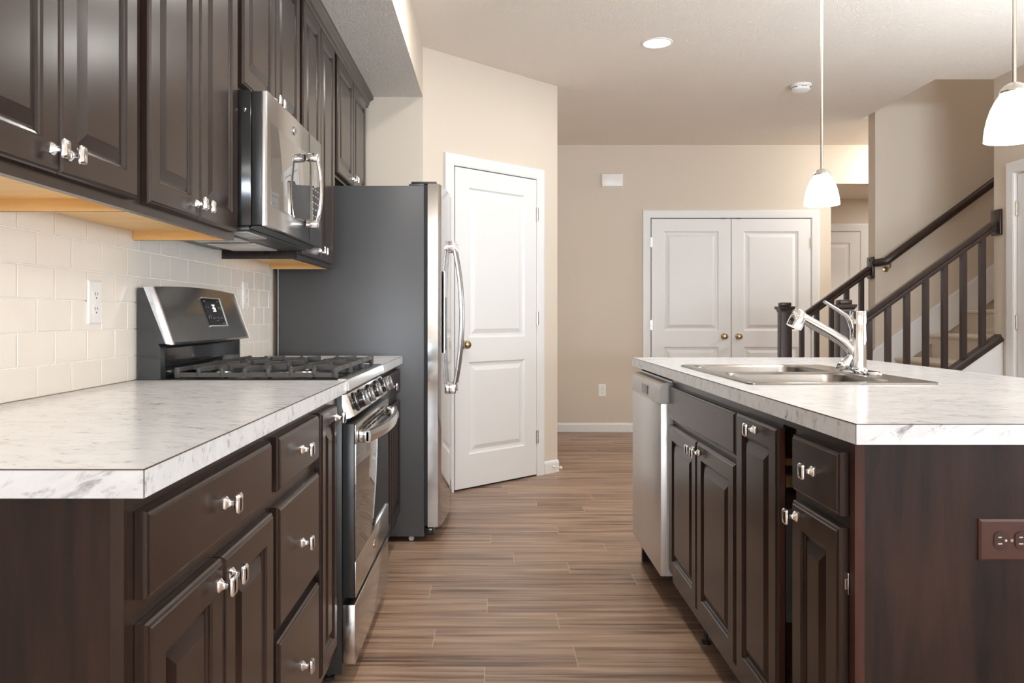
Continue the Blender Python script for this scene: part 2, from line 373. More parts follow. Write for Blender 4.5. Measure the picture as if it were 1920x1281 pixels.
# closet doors in the far wall
for k, (a, b, lab) in enumerate(((1.515, 2.272, 'white closet door whose knob sits at its right edge, in the far wall'), (2.278, 3.035, 'white closet door behind the stair newel, knob at its left edge'))):
    d = MB(); panel_door(d, FB, a, b, .012, 2.035, .001, .014, st=.118)
    cdoor = struct(d, 'door_%d' % (k+2), M['white'], lab, 'door')
    e = a if k == 0 else b
    for v in (.25, 1.02, 1.81): hinge(FB, e+(-.003 if k == 0 else .003), v, cdoor, .02)
    round_knob(FB, (b-.066) if k == 0 else (a+.066), .912, .015, cdoor, M['brass'])
    part(MB().box((b-.09) if k == 0 else (a+.05), (b-.05) if k == 0 else (a+.09), 2.034, 2.041, .006, .022, fr=FB).build('catch', M['satin'], cdoor), 'dark ball catch')
struct(MB().box(1.508, 3.042, .001, 2.042, .0004, .0012, fr=FB), 'trim_3', M['slot'], 'dark gap lines around the closet doors', 'door gap')
casing('trim_4', FB, 1.508, 3.042, 2.042, .076, 'white casing around the closet double doors')
# hall door and right-hand door
d = MB(); panel_door(d, FH, 3.36, 4.17, .012, 2.06, .001, .014)
struct(d, 'door_4', M['white'], 'white door at the end of the side hall past the closet', 'door')
casing('trim_5', FH, 3.353, 4.177, 2.067, .09, 'white casing around the side hall door')
FRD = F((3.475, 0, 0), (0, 1, 0), (0, 0, 1), (-1, 0, 0))
d = MB(); panel_door(d, FRD, 4.48, 5.272, .012, 2.035, 0, .014)
rdoor = struct(d, 'door_5', M['white'], 'white door in the right wall, seen only as a sliver', 'door')
for v in (.28, 1.065, 1.815): hinge(FR, 5.278, v, rdoor, .03, -.005, .002)
casing('trim_6', FR, 4.47, 5.285, 2.05, .078, 'white casing around the right-hand door by the stairs')

# ------------------------------------------------------------------ hardware shared by the cabinets
def knob_mesh():
    mb = MB(); L = []
    for x, a, b in ((0, .0085, .0105), (.0025, .0085, .0105), (.007, .0052, .0065), (.011, .0040, .0050), (.017, .0040, .0048), (.0195, .0075, .011), (.0215, .0105, .0165), (.0255, .0105, .0165), (.0285, .0085, .0135), (.0295, .0045, .008)):
        L.append([Vector((x, p, q)) for p, q in rrect(-a, a, -b, b, min(a, b)*.35, 4)])
    return mb.loops(L)
KN = None
def knob(fr, u, v, w, par):
    global KN
    p = fr(u, v, w)
    if KN is None:
        o = knob_mesh().build('knob', M['chrome'], loc=(0, 0, 0), angle=40); KN = o.data
    else:
        o = bpy.data.objects.new('knob', KN); COL.objects.link(o)
    o.parent = par; o.location = p-WLOC[par]
    if fr.w.x < 0: o.rotation_euler = (0, 0, PI)
    o['label'] = 'chrome square-headed knob'; WLOC[o] = p
    return o
T = .0205
def door_front(fr, u0, u1, v0, v1, par, st=.052, name='door', mat=None, w=.0008):
    t = T
    mb = MB().rings(fr, u0, u1, v0, v1, [(0, w), (0, t-.007), (.0025, t-.0035), (.006, t-.002), (.008, t), (st, t), (st+.003, t-.004), (st+.007, t-.0055), (st+.010, t-.009),
                                         (st+.014, t-.009), (st+.036, t-.0015), (st+.038, t-.0005)])
    return mb.build(name, mat or M['cab'], par, angle=14)
def slab_front(fr, u0, u1, v0, v1, par, name='drawer'):
    t = T
    return MB().rings(fr, u0, u1, v0, v1, [(0, .0008), (0, t-.008), (.002, t-.004), (.006, t-.0025), (.008, t)]).build(name, M['cab'], par, angle=14)
def cab_hinge(fr, u, v, par):
    mb = MB().box(u-.007, u, v-.020, v+.020, .0008, .003, .0005, fr=fr).lathe(fr(u-.0035, v-.010, .006), (0, 0, 1), [(.003, 0), (.003, .020)], 10)
    return part(mb.build('hinge', M['chrome'], par), 'small shiny hinge')

# ------------------------------------------------------------------ base cabinets along the range wall
GB = 'espresso base cabinets'
Z1 = .876
def left_base(y0, y1, label, zt=Z1):
    t = thing('base_cabinet', label, 'cabinet', (-.77, (y0+y1)/2, 0), GB)
    MB().box(-1.074, -.465, y0, y1, .11, zt).box(-1.074, -.540, y0, y1, 0.001, .11).build('body', M['cab'], t, smooth=False)
    return t
A = left_base(1.0125, 1.652, 'espresso base cabinet with a wide drawer over two doors under the long counter')
MB().box(-1.074, -.4825, 1.0095, 1.0120, .002, Z1).build('end_panel', M['panel'], A, smooth=False)
MB().box(-.4822, -.465, 1.0085, 1.0120, .11, Z1).build('stile', M['cab'], A, smooth=False)
x = slab_front(FL, 1.036, 1.616, .737, .852, A); knob(FL, 1.326, .795, T, x)
x = door_front(FL, 1.036, 1.323, .159, .705, A); knob(FL, 1.297, .668, T, x); cab_hinge(FL, 1.035, .300, x)
x = door_front(FL, 1.329, 1.628, .159, .705, A); knob(FL, 1.356, .668, T, x)
B = left_base(1.653, 2.066, 'espresso base cabinet of three stacked drawers with one knob each')
for a, b in ((.737, .852), (.450, .705), (.159, .422)):
    x = slab_front(FL, 1.671, 2.054, a, b, B); knob(FL, 1.862, (a+b)/2, T, x)
Cc = left_base(2.067, 2.383, 'narrow espresso base cabinet with one tall door beside the gas range')
x = door_front(FL, 2.086, 2.290, .159, .852, Cc, .040); knob(FL, 2.262, .818, T, x)
Dd = left_base(3.149, 3.865, 'espresso base cabinet squeezed between the range and the refrigerator')
x = door_front(FL, 3.17, 3.50, .159, .705, Dd); knob(FL, 3.47, .668, T, x)
x = door_front(FL, 3.51, 3.85, .159, .705, Dd); knob(FL, 3.54, .668, T, x)
x = slab_front(FL, 3.17, 3.85, .737, .852, Dd); knob(FL, 3.51, .795, T, x)

# counters: slab, laminate fronts and the thin dark seams at their edges
CT0, CT1 = .877, .914
def seams(mb, x, y0, y1, xe, front=True):
    sg = 1 if xe < x else -1
    mb.box(min(x-.0004, x+.0004), x+.0004, y0, y1, CT1-.0012, CT1+.0003)
t = thing('countertop', 'long white marble-look countertop between the viewer and the gas range', 'countertop', (-.75, 1.69, CT0))
MB().box(-1.070, -.4355, .999, 2.383, CT0, CT1, .0006).build('slab', M['marble'], t, smooth=False)
MB().box(-.4361, -.4350, .9985, 2.383, CT1-.0016, CT1+.0002).box(-1.068, -.4355, .9985, .9995, CT1-.0016, CT1+.0002).box(-.4361, -.4350, .9985, .9995, CT0, CT1)\
    .build('seam', M['seam'], t, smooth=False)
t = thing('countertop', 'short white marble-look countertop between the gas range and the refrigerator', 'countertop', (-.75, 3.5, CT0))
MB().box(-1.070, -.4355, 3.150, 3.866, CT0, CT1, .0006).build('slab', M['marble'], t, smooth=False)
MB().box(-.4361, -.4350, 3.150, 3.866, CT1-.0016, CT1+.0002).build('seam', M['seam'], t, smooth=False)

# ------------------------------------------------------------------ tile backsplash
mb = MB(); P_, R_ = .1549, .0785
mb.box(-1.0758, -1.0722, .9, 3.872, .9145, 1.40, mi=1)
r = 0; z = .9885-R_
while z < 1.38:
    off = 1.872 if r % 2 == 0 else 1.872+P_/2
    k = -8
    while True:
        y0 = off+k*P_; y1 = y0+P_; k += 1
        if y0 > 3.872: break
        a, b = max(y0+.0016, .9), min(y1-.0016, 3.870); c, d2 = max(z+.0016, .9155), min(z+R_-.0016, 1.398)
        if b-a < .004 or d2-c < .006: continue
        mb.rings(FW, a, b, c, d2, [(0, .003), (0, .0076), (.0008, .0084), (.0022, .0086)] if (b-a) > .01 and (d2-c) > .01 else [(0, .003), (0, .007), (.001, .008)], True, 0)
    z += R_; r += 1
bs = mb.build('tile_backsplash', [M['tile'], M['grout']], loc=(-1.076, 2.4, .9145), smooth=False)
tag(bs, 'ivory running-bond tile backsplash above the counter on the range wall', 'backsplash')
def outlet(fr, u, v, w, label, pw=.072, ph=.117, horizontal=False, plate=None, inner=None, slotm=None, mat_screw=None, name='outlet'):
    t = thing(name, label, 'outlet', fr(u, v, w))
    if horizontal: pw, ph = ph, pw
    MB().rings(fr, u-pw/2, u+pw/2, v-ph/2, v+ph/2, [(0, w), (0, w+.003), (.004, w+.006)]).build('plate', plate or M['whitep'], t)
    for s in (-1, 1):
        cu, cv = (u+s*.0195, v) if horizontal else (u, v+s*.0195)
        pts = []
        for i in range(24):
            a = 2*PI*i/24; pp = (.017*math.cos(a), max(-.0135, min(.0135, .017*math.sin(a))))
            if horizontal: pp = (pp[1], pp[0])
            pts.append(pp)
        so = MB().loops([[fr(cu+a, cv+b, w+.0055) for a, b in pts], [fr(cu+a, cv+b, w+.008) for a, b in pts]]).build('socket', inner or M['whitep'], t)
        sl = MB()
        for du, dv, h in ((-.006, .003, .008), (.006, .003, .0065)):
            if horizontal: sl.box(cu-dv-h/2, cu-dv+h/2, cv+du-.0011, cv+du+.0011, w+.0078, w+.0084, fr=fr)
            else: sl.box(cu+du-.0011, cu+du+.0011, cv+dv-h/2, cv+dv+h/2, w+.0078, w+.0084, fr=fr)
        if horizontal: sl.lathe(fr(cu+.008, cv, w+.0078), fr.w, [(.0024, 0), (.0024, .0006)], 10)
        else: sl.lathe(fr(cu, cv-.008, w+.0078), fr.w, [(.0024, 0), (.0024, .0006)], 10)
        part(sl.build('slot', slotm or M['slot'], so), 'contact slots')
    part(MB().lathe(fr(u, v, w+.0055), fr.w, [(.0032, 0), (.0030, .0018)], 12).build('screw', mat_screw or M['whitep'], t), 'plate screw')
    return t
outlet(FW, 2.138, 1.142, .0088, 'white outlet on the tile backsplash above the long counter')
outlet(FW, 3.44, 1.192, .0088, 'white outlet on the tile behind the range console')
outlet(FB, 1.045, .396, .0005, 'white outlet low on the far wall above the baseboard')

# ------------------------------------------------------------------ overhead cabinets
GU = 'espresso overhead cabinets'
UZ = 2.395
def overhead(y0, y1, z0, doors, label, dz, st=.052):
    t = thing('overhead_cabinet', label, 'cabinet', (-.92, (y0+y1)/2, z0), GU)
    bx = MB().box(-1.0665, -.790, y0, y1, z0+.034, UZ)
    bx.box(-.790, -.771, y0, y1, z0, UZ)
    bx.box(-1.0665, -.790, y0, y0+.003, z0, z0+.034).box(-1.0665, -.790, y1-.003, y1, z0, z0+.034)
    bx.build('body', M['cab'], t, smooth=False)
    part(MB().box(-1.066, -.791, y0+.004, y1-.004, z0+.026, z0+.0335).box(-1.066, -.791, y0+.0032, y0+.013, z0+.0005, z0+.0262).box(-1.066, -.791, y1-.013, y1-.0032, z0+.0005, z0+.0262)
         .build('underside', M['maple'], t, smooth=False), 'unstained maple underside')
    for (a, b, side) in doors:
        x = door_front(FU, a, b, z0+dz, UZ-.025, t, st)
        knob(FU, b-.026 if side > 0 else a+.026, z0+dz+.038, T, x)
    return t
overhead(1.066, 1.722, 1.330, ((1.084, 1.388, 1), (1.392, 1.696, -1)), 'espresso overhead cabinet nearest the viewer above the long counter', .022)
overhead(1.7225, 2.383, 1.330, ((1.752, 2.052, 1), (2.056, 2.360, -1)), 'espresso overhead cabinet directly before the microwave', .022)
overhead(2.384, 3.150, 1.790, ((2.413, 2.762, 1), (2.766, 3.116, -1)), 'short espresso overhead cabinet sitting above the microwave', .016)
overhead(3.1505, 3.838, 1.330, ((3.176, 3.492, 1), (3.496, 3.808, -1)), 'tall espresso overhead cabinet between the microwave and the refrigerator', .022)
overhead(3.8385, 4.862, 1.785, ((3.880, 4.305, 1), (4.309, 4.735, -1)), 'short espresso overhead cabinet above the refrigerator', .018)
cr = MB().yprism([(-.7705, 2.372), (-.757, 2.372), (-.757, 2.382), (-.752, 2.388), (-.750, 2.400), (-.741, 2.412), (-.728, 2.418), (-.724, 2.424), (-.724, 2.4375), (-.7705, 2.4375)], 1.066, 4.862)
tag(cr.build('crown_molding', M['cab'], loc=(-.75, 2.9, 2.372)), 'dark crown molding along the top of the overhead cabinets', 'molding')

# ------------------------------------------------------------------ gas range
RG = thing('gas_range', 'stainless and black gas range standing between the two left counters', 'stove', (-.75, 2.766, 0))
y0, y1 = 2.3865, 3.1455
MB().box(-1.045, -.450, y0, y1, .035, .884, .002).build('body', M['satin'], RG)
for yy in (y0+.05, y1-.05):
    MB().lathe((-.50, yy, .002), (0, 0, 1), [(.018, 0), (.018, .008), (.008, .01), (.008, .036)], 16).build('foot', M['satin'], RG)
ct = MB().box(-1.0, -.452, y0+.001, y1-.001, .8845, .9175, .004).build('cooktop', M['black'], RG)
MB().yprism([(-.462, .9178), (-.440, .9178), (-.434, .915), (-.431, .910), (-.427, .884), (-.431, .882), (-.462, .882)], y0, y1).build('front_trim', M['steel'], ct)
# burners
for (bx_, by_, br) in ((-.60, 2.55, .045), (-.86, 2.55, .036), (-.73, 2.766, .05), (-.60, 2.985, .036), (-.86, 2.985, .045)):
    b_ = part(MB().lathe((bx_, by_, .9178), (0, 0, 1), [(br*1.15, 0), (br*1.15, .004), (br*.95, .007), (br*.95, .014)], 24).build('burner', M['nickel'], ct), 'bare metal burner base')
    MB().lathe((bx_, by_, .9322), (0, 0, 1), [(br*.9, 0), (br*.92, .003), (br*.85, .007), (br*.3, .008)], 24).build('burner_cap', M['satin'], ct)
# three cast-iron grates
gw = (y1-y0-.03)/3
for k in range(3):
    a = y0+.015+k*gw+.002; b = a+gw-.004; x0, x1 = -.955, -.468; zt = .951
    g = MB()
    def bar(p0, p1, hw=.0055, up=.0065):
        g.beam(p0, p1, [(-hw, -up), (hw, -up), (hw*.75, up), (-hw*.75, up)], side=(0, 1, 0) if abs(p1[0]-p0[0]) > abs(p1[1]-p0[1]) else (1, 0, 0))
    zl = .9285
    bar((x0, a+.006, zl), (x1, a+.006, zl)); bar((x0, b-.006, zl), (x1, b-.006, zl))
    bar((x0+.006, a, zt-.007), (x0+.006, b, zt-.007)); bar((x1-.006, a, zt-.007), (x1-.006, b, zt-.007))
    for xx in (x0+.006, x1-.006):
        for yy in (a+.006, b-.006): g.box(xx-.008, xx+.008, yy-.008, yy+.008, .9182, zt, .003)
    n_ = 7
    for i in range(1, n_):
        xx = x0+(x1-x0)*i/n_
        ln = gw*(.30 if i % 2 else .40)
        for s, yy in ((1, a+.006), (-1, b-.006)):
            g.box(xx-.006, xx+.006, yy-.006, yy+.006, zl-.004, zt-.002, .002)
            bar((xx, yy, zt-.007), (xx+(.02 if i % 2 else -.02), yy+s*ln, zt-.006))
    cy = (a+b)/2
    bar((x0, cy, zt-.008), (x0+.13, cy, zt-.006)); bar((x1-.13, cy, zt-.006), (x1, cy, zt-.008)); bar((-.78, cy, zt-.007), (-.65, cy, zt-.007))
    g.build('grate', M['iron'], RG)
# back console
cs = MB().yprism([(-1.060, .90), (-.998, .90), (-.993, .915), (-.993, 1.010), (-1.0, 1.022), (-.975, 1.022), (-.968, 1.030), (-1.022, 1.183), (-1.030, 1.190), (-1.060, 1.190)], y0+.004, y1-.004).build('backguard', M['satin'], RG)
# the lower splash plate and the curved slanted console face
MB().rings(F((-.9925, 0, 0), (0, 1, 0), (0, 0, 1), (1, 0, 0)), y0+.03, y1-.03, .9185, 1.012, [(0, 0), (0, .003), (.006, .006)]).build('splash_plate', M['black'], cs)
def cface(y, t):      # t 0 bottom .. 1 top on the console, bowed gently outward and upward mid-way
    q = (y-y0)/(y1-y0)*2-1; bow = .010*(1-q*q)
    return Vector((-.9575+bow-(.058)*t, y, 1.022+(.170+bow*.9)*t))
nb = 14; L = []
for i in range(nb+1):
    y = y0+.012+(y1-y0-.024)*i/nb; p0, p1 = cface(y, 0), cface(y, 1); nn = Vector((-.007, 0, 0))
    L.append([p0+Vector((-.018, 0, -.0)), p0+Vector((-.004, 0, -.003)), p0+Vector((.001, 0, .004)), p1+Vector((.001, 0, -.005)), p1+Vector((-.006, 0, .001)), p1+Vector((-.03, 0, 0))])
cf = MB().loops(L).build('console_face', M['dsteel'], cs)
for yy, sgn in ((y0+.012, -1), (y1-.012, 1)):
    p0, p1 = cface(yy, 0), cface(yy, 1); L = []
    prof = ((0, .0015), (.004, .0065), (.009, .0055), (.012, .0))
    for dy, dw in prof:
        L.append([p0+Vector((-.02, sgn*dy, 0)), p0+Vector((dw, sgn*dy, -.002)), p1+Vector((dw-.002, sgn*dy, .001)), p1+Vector((-.028, sgn*dy, 0))])
    part(MB().loops(L).build('end_cap', M['steelv'], cf), 'bright steel end cap')
# display
def cpt(y, t, w=0): 
    p = cface(y, t); return p+Vector((.95, 0, .31))*w
dy0, dy1 = 2.722, 2.896
dsp = MB().loops([[cpt(dy0, .28, .0008), cpt(dy1, .28, .0008), cpt(dy1, .80, .0008), cpt(dy0, .80, .0008)], [cpt(dy0, .28, .004), cpt(dy1, .28, .004), cpt(dy1, .80, .004), cpt(dy0, .80, .004)]]).build('display', M['black'], cf)
fr_ = MB()
for (ya, yb, ta, tb) in ((dy1-.001, dy1+.006, .26, .82), (dy0-.002, dy1+.006, .80, .82), (dy0-.002, dy1+.006, .26, .28)):
    fr_.loops([[cpt(ya, ta, w_), cpt(yb, ta, w_), cpt(yb, tb, w_), cpt(ya, tb, w_)] for w_ in (.0005, .0058)])
fr_.build('display_frame', M['steelb'], cf)
def mark(mb, ya, yb, ta, tb, w=.0044):
    mb.loops([[cpt(ya, ta, w_), cpt(yb, ta, w_), cpt(yb, tb, w_), cpt(ya, tb, w_)] for w_ in (w, w+.0004)])
SEG = {'3': 'abgcd', '6': 'afgedc'}
dg = MB()
def digit(ch, yc, tc, wd=.0110, ht=.135, th=.0026):
    tt = .018
    for sg in SEG[ch]:
        if sg == 'a': mark(dg, yc-wd/2, yc+wd/2, tc+ht/2-tt, tc+ht/2)
        if sg == 'g': mark(dg, yc-wd/2, yc+wd/2, tc-tt/2, tc+tt/2)
        if sg == 'd': mark(dg, yc-wd/2, yc+wd/2, tc-ht/2, tc-ht/2+tt)
        if sg == 'b': mark(dg, yc+wd/2-th, yc+wd/2, tc, tc+ht/2)
        if sg == 'c': mark(dg, yc+wd/2-th, yc+wd/2, tc-ht/2, tc)
        if sg == 'f': mark(dg, yc-wd/2, yc-wd/2+th, tc, tc+ht/2)
        if sg == 'e': mark(dg, yc-wd/2, yc-wd/2+th, tc-ht/2, tc)
digit('3', 2.800, .612); digit('6', 2.8165, .612)
part(dg.build('digits', M['led'], cf), 'lit clock digits')
pm = MB()
for (yy, tt, wd, ht) in ((2.733, .742, .018, .012), (2.865, .742, .016, .012), (2.734, .63, .006, .012), (2.757, .63, .006, .012), (2.858, .63, .007, .012), (2.858, .605, .007, .010), (2.874, .63, .004, .012), (2.874, .60, .006, .012),
                         (2.733, .45, .006, .012), (2.733, .42, .006, .012), (2.754, .465, .009, .010), (2.754, .425, .006, .012), (2.778, .44, .006, .012), (2.778, .415, .007, .012), (2.797, .43, .003, .012), (2.812, .43, .005, .006),
                         (2.830, .44, .006, .012), (2.830, .41, .007, .012), (2.853, .44, .006, .012), (2.853, .415, .006, .012), (2.869, .44, .005, .012), (2.869, .415, .006, .012), (2.808, .37, .022, .006), (2.862, .315, .016, .012)):
    mark(pm, yy-wd/2, yy+wd/2, tt-ht/2, tt+ht/2)
part(pm.build('lettering', M['print'], cf), 'pale printed keypad marks')
# knob panel: slanted, with rounded ends
def kp(q, w, y):
    b = Vector((-.437, y, .872)); e = Vector((-.413, y, .806)); nv = Vector((.94, 0, .34))
    return b+(e-b)*q+nv*w
L = []
for y, w_ in ((y0+.002, -.030), (y0+.003, -.010), (y0+.008, -.002), (y0+.016, 0), (y1-.016, 0), (y1-.008, -.002), (y1-.003, -.010), (y1-.002, -.030)):
    L.append([kp(0, -.034, y), kp(0, w_, y), kp(1, w_, y), kp(1, -.034, y)])
cp_ = MB().loops(L).build('control_panel', M['steel'], RG, angle=50)
for yy in (2.475, 2.590, 2.766, 2.945, 3.058):
    c_ = kp(.48, .0005, yy); ax = Vector((.94, 0, .34))
    kb = MB().lathe(c_, ax, [(.030, 0), (.030, .004), (.026, .006), (.0255, .012), (.023, .014), (.0225, .030), (.020, .034)], 28).build('control_knob', M['black'], cp_)
    r_ = MB().lathe(c_+ax*.0302, ax, [(.0236, 0), (.0242, .002), (.0236, .004)], 28); r_.lathe(c_+ax*.0065, ax, [(.0268, 0), (.0272, .0015), (.0266, .003)], 28)
    gq = F(c_+ax*.034, Vector((0, 1, 0)), Vector((-.34, 0, .94)), ax)
    part(r_.build('knob_ring', M['chrome'], kb), 'chrome knob ring')
    MB().box(-.0055, .0055, -.023, .023, 0, .010, .0025, fr=gq).build('knob_grip', M['dsteel'], kb)
# oven door
od = MB().box(-.449, -.4135, y0+.003, y1-.003, .262, .783, .003).build('oven_door', M['satin'], RG)
FO = F((-.4133, 0, 0), (0, 1, 0), (0, 0, 1), (1, 0, 0))
part(MB().box(y0+.010, y1-.010, .372, .720, 0, .003, .001, fr=FO).build('door_glass', M['glass'], od), 'mirror-black oven window')
MB().box(y0+.004, y1-.004, .263, .370, 0, .004, .0015, fr=FO).build('lower_band', M['steel'], od)
tb = MB().box(y0+.004, y1-.004, .722, .780, 0, .004, .0015, fr=FO).build('top_band', M['steel'], od)
for yy in (y0+.006,): MB().box(y0+.0035, y0+.009, .600, .722, 0, .0045, .001, fr=FO).build('edge_strip', M['steelb'], od)
v_ = MB()
for i in range(5):
    for j in range(3): v_.box(y0+.13+i*.10, y0+.21+i*.10, .736+j*.013, .743+j*.013, .0035, .0046, fr=FO)
part(v_.build('vent_slots', M['slot'], tb), 'dark vent slots')
L = []
nb = 16
for i in range(nb+1):
    q = i/nb; y = y0+.045+(y1-y0-.09)*q; b_ = math.sin(PI*q)**.6 if 0 < q < 1 else 0
    xx = -.377+.030*(1-(2*q-1)**2)
    L.append([Vector((xx-.008, y, .720)), Vector((xx+.004, y, .722)), Vector((xx+.007, y, .738)), Vector((xx+.004, y, .756)), Vector((xx-.008, y, .758))])
hd = MB().loops(L).build('handle', M['steel'], od, angle=40)
for yy in (y0+.045, y1-.07):
    part(MB().box(-.4088, -.372, yy, yy+.028, .719, .758, .006).build('handle_bracket', M['chrome'], hd), 'polished handle bracket')
def badge(fr, u, v, r, par):
    b = MB().lathe(fr(u, v, 0), fr.w, [(r, 0), (r, .0015), (r*.92, .0025)], 28).build('badge', M['chrome'], par)
    m = MB()
    for R0, a0, a1, ox, oy in ((r*.80, 0, 360, 0, 0), (r*.34, 60, 330, -r*.26, r*.05), (r*.34, 40, 320, r*.26, -.0), (r*.2, 180, 400, 0, -r*.3)):
        n_ = 22; pts = [fr(u+ox+R0*math.cos(math.radians(a0+(a1-a0)*i/n_)), v+oy+R0*math.sin(math.radians(a0+(a1-a0)*i/n_)), .0027) for i in range(n_+1)]
        m.tube(pts, r*.055, 6, up=fr.w)
    part(m.build('monogram', M['dsteel'], b), 'round script emblem')
badge(F((-.4092, 0, 0), (0, 1, 0), (0, 0, 1), (1, 0, 0)), 2.766, .316, .015, od)
# storage drawer
dr = MB().box(-.449, -.4105, y0+.003, y1-.003, .063, .242, .004).build('drawer', M['steel'], RG)

# ------------------------------------------------------------------ microwave
MW = thing('microwave', 'stainless over-the-range microwave mounted under the short overhead cabinet', 'microwave', (-.87, 2.766, 1.372))
MB().box(-1.060, -.722, 2.390, 3.146, 1.376, 1.782, .003).build('body', M['black'], MW)
part(MB().lathe((-.742, 2.3898, 1.722), (0, -1, 0), [(.006, 0), (.006, .002), (.004, .004)], 16).build('screw', M['chrome'], MW), 'shiny side screw')
fg = MB().box(-.7205, -.690, 2.391, 3.145, 1.378, 1.779, .002).build('front_frame', M['satin'], MW)
FM = F((-.690, 0, 0), (0, 1, 0), (0, 0, 1), (1, 0, 0))
L = []
for y, xx in ((2.3905, -.690), (2.3905, -.681), (2.394, -.676), (2.400, -.6745), (3.140, -.6745), (3.144, -.677), (3.145, -.690)):
    L.append([Vector((xx, y, 1.378)), Vector((xx, y, 1.778))])
dm = MB(); dm.loops([[Vector((p[0].x, p[0].y, 1.376)) for p in L], [Vector((p[0].x, p[0].y, 1.779)) for p in L]])
md = dm.build('door', M['steelv'], MW, angle=50)
FM2 = F((-.6743, 0, 0), (0, 1, 0), (0, 0, 1), (1, 0, 0))
part(MB().rings(FM2, 2.432, 2.944, 1.440, 1.694, [(0, 0), (0, .0005), (.003, .0012)]).build('window', M['glass'], md), 'black mirrored window')
kpn = MB().rings(FM2, 2.950, 3.132, 1.440, 1.694, [(0, 0), (0, .0005), (.002, .0012)]).build('control_panel', M['glass'], md)
MB().box(2.9455, 2.9485, 1.378, 1.778, 0, .0006, fr=FM2).build('door_seam', M['slot'], md)
km = MB()
for i in range(7):
    for j in range(3): km.box(2.985+j*.042, 3.008+j*.042, 1.455+i*.025, 1.459+i*.025, .0012, .0016, fr=FM2)
part(km.build('lettering', M['print'], kpn), 'pale keypad marks')
L = []
for i in range(17):
    q = i/16; z = 1.440+.236*q; b = 1-(2*q-1)**4
    xx = -.636+.016*(1-(2*q-1)**2)
    L.append([Vector((xx, 2.872, z)), Vector((xx+.006, 2.876, z)), Vector((xx+.008, 2.888, z)), Vector((xx+.006, 2.902, z)), Vector((xx, 2.906, z)), Vector((xx-.006, 2.889, z))])
mh = MB().loops(L).build('handle', M['chrome'], md, angle=50)
for a, b in ((1.424, 1.452), (1.664, 1.692)):
    MB().box(-.6728, -.628, 2.872, 2.906, a, b, .006).build('handle_bracket', M['chrome'], mh)
badge(FM2, 2.72, 1.735, .015, md)
un = MB().box(-1.055, -.73, 2.40, 3.135, 1.362, 1.3755, .003).build('base_plate', M['satin'], MW)
part(MB().box(-.80, -.74, 2.42, 2.62, 1.357, 1.3618, .002).build('light_lens', M['greyp'], un), 'pale light lens')
for a in (2.45, 2.80): part(MB().box(-1.0, -.83, a, a+.28, 1.356, 1.3618, .002).build('grease_filter', M['steelb'], un), 'metal grease filter')
part(MB().yprism([(-.72, 1.3755), (-.695, 1.3755), (-.72, 1.366), (-.728, 1.368)], 2.395, 3.14).build('front_lip', M['satin'], un), 'black lower lip')

# ------------------------------------------------------------------ refrigerator
FG = thing('refrigerator', 'charcoal-sided stainless side-by-side refrigerator standing in the alcove', 'refrigerator', (-.68, 4.36, 0))
fy0, fy1 = 3.905, 4.812
MB().box(-1.045, -.335, fy0, fy1, .028, 1.742, .004).build('cabinet', M['char'], FG)
part(MB().box(-1.050, -1.046, fy0-.001, fy1, .04, 1.735).build('back_edge', M['greyp'], FG), 'pale edge of the back panel')
def fdoor(a, b):
    n_ = 14; top = []
    for i in range(n_+1):
        q = i/n_; y = a+(b-a)*q
        g = (y-fy0)/(fy1-fy0)*2-1
        xx = -.262+.034*(1-g*g)
        if i == 0 or i == n_: xx -= .006
        top.append((xx, y))
    poly = [(-.318, a)]+top+[(-.318, b)]
    return MB().zprism(poly, .075, 1.752).build('door', M['mirror'], FG, angle=40), (lambda y: -.262+.034*(1-((y-fy0)/(fy1-fy0)*2-1)**2))
ym = 4.315
d1, fx = fdoor(fy0+.001, ym-.003); d2, fx = fdoor(ym+.003, fy1-.001)
for a, b in ((fy0+.002, ym-.004), (ym+.004, fy1-.002)):
    part(MB().box(-.334, -.3182, a, b, .08, 1.748).build('gasket', M['slot'], FG), 'dark door gasket')
for a in (fy0+.012, fy1-.06):
    part(MB().box(-.40, -.275, a, a+.045, 1.7525, 1.764, .004).build('hinge_cover', M['satin'], FG), 'black hinge cover')
MB().box(-.41, -.335, fy0+.006, fy0+.06, 1.7422, 1.752, .002).build('hinge_block', M['char'], FG)
for dd, yy in ((d1, ym-.075), (d2, ym+.075)):
    pts = []; z0_, z1_ = .715, 1.480
    for i in range(25):
        q = i/24; pts.append((fx(yy)+.022+.040*(1-abs(2*q-1)**2.2), yy, z0_+(z1_-z0_)*q))
    h_ = MB().tube(pts, .0105, 14, up=(0, 1, 0), flat=1.25).build('handle', M['steelv'], dd)
    for zz in (.690, 1.447):
        part(MB().box(fx(yy)-.004, fx(yy)+.036, yy-.014, yy+.014, zz+.004, zz+.056, .006).build('handle_bracket', M['chrome'], h_), 'polished handle bracket')
dp = MB().rings(F((fx(4.07)-.002, 0, 0), (0, 1, 0), (0, 0, 1), (1, 0, 0)), 3.985, 4.15, .92, 1.33, [(0, 0), (0, .004), (.006, .006)]).build('dispenser', M['steelb'], d1)
part(MB().box(fx(4.07)+.0035, fx(4.07)+.0048, 3.997, 4.138, .935, 1.20).build('dispenser_recess', M['satin'], dp), 'dark dispenser recess')
MB().box(-.334, -.29, fy0+.008, fy1-.01, .032, .070, .008).build('kick_grille', M['black'], FG)
for yy in (fy0+.03, fy1-.05):
    MB().lathe((-.40, yy-.012, .0155), (0, 1, 0), [(.011, 0), (.014, .003), (.014, .021), (.011, .024)], 18).build('caster', M['greyp'], FG)
    MB().lathe((-.95, yy-.012, .0155), (0, 1, 0), [(.011, 0), (.014, .003), (.014, .021), (.011, .024)], 18).build('caster', M['greyp'], FG)

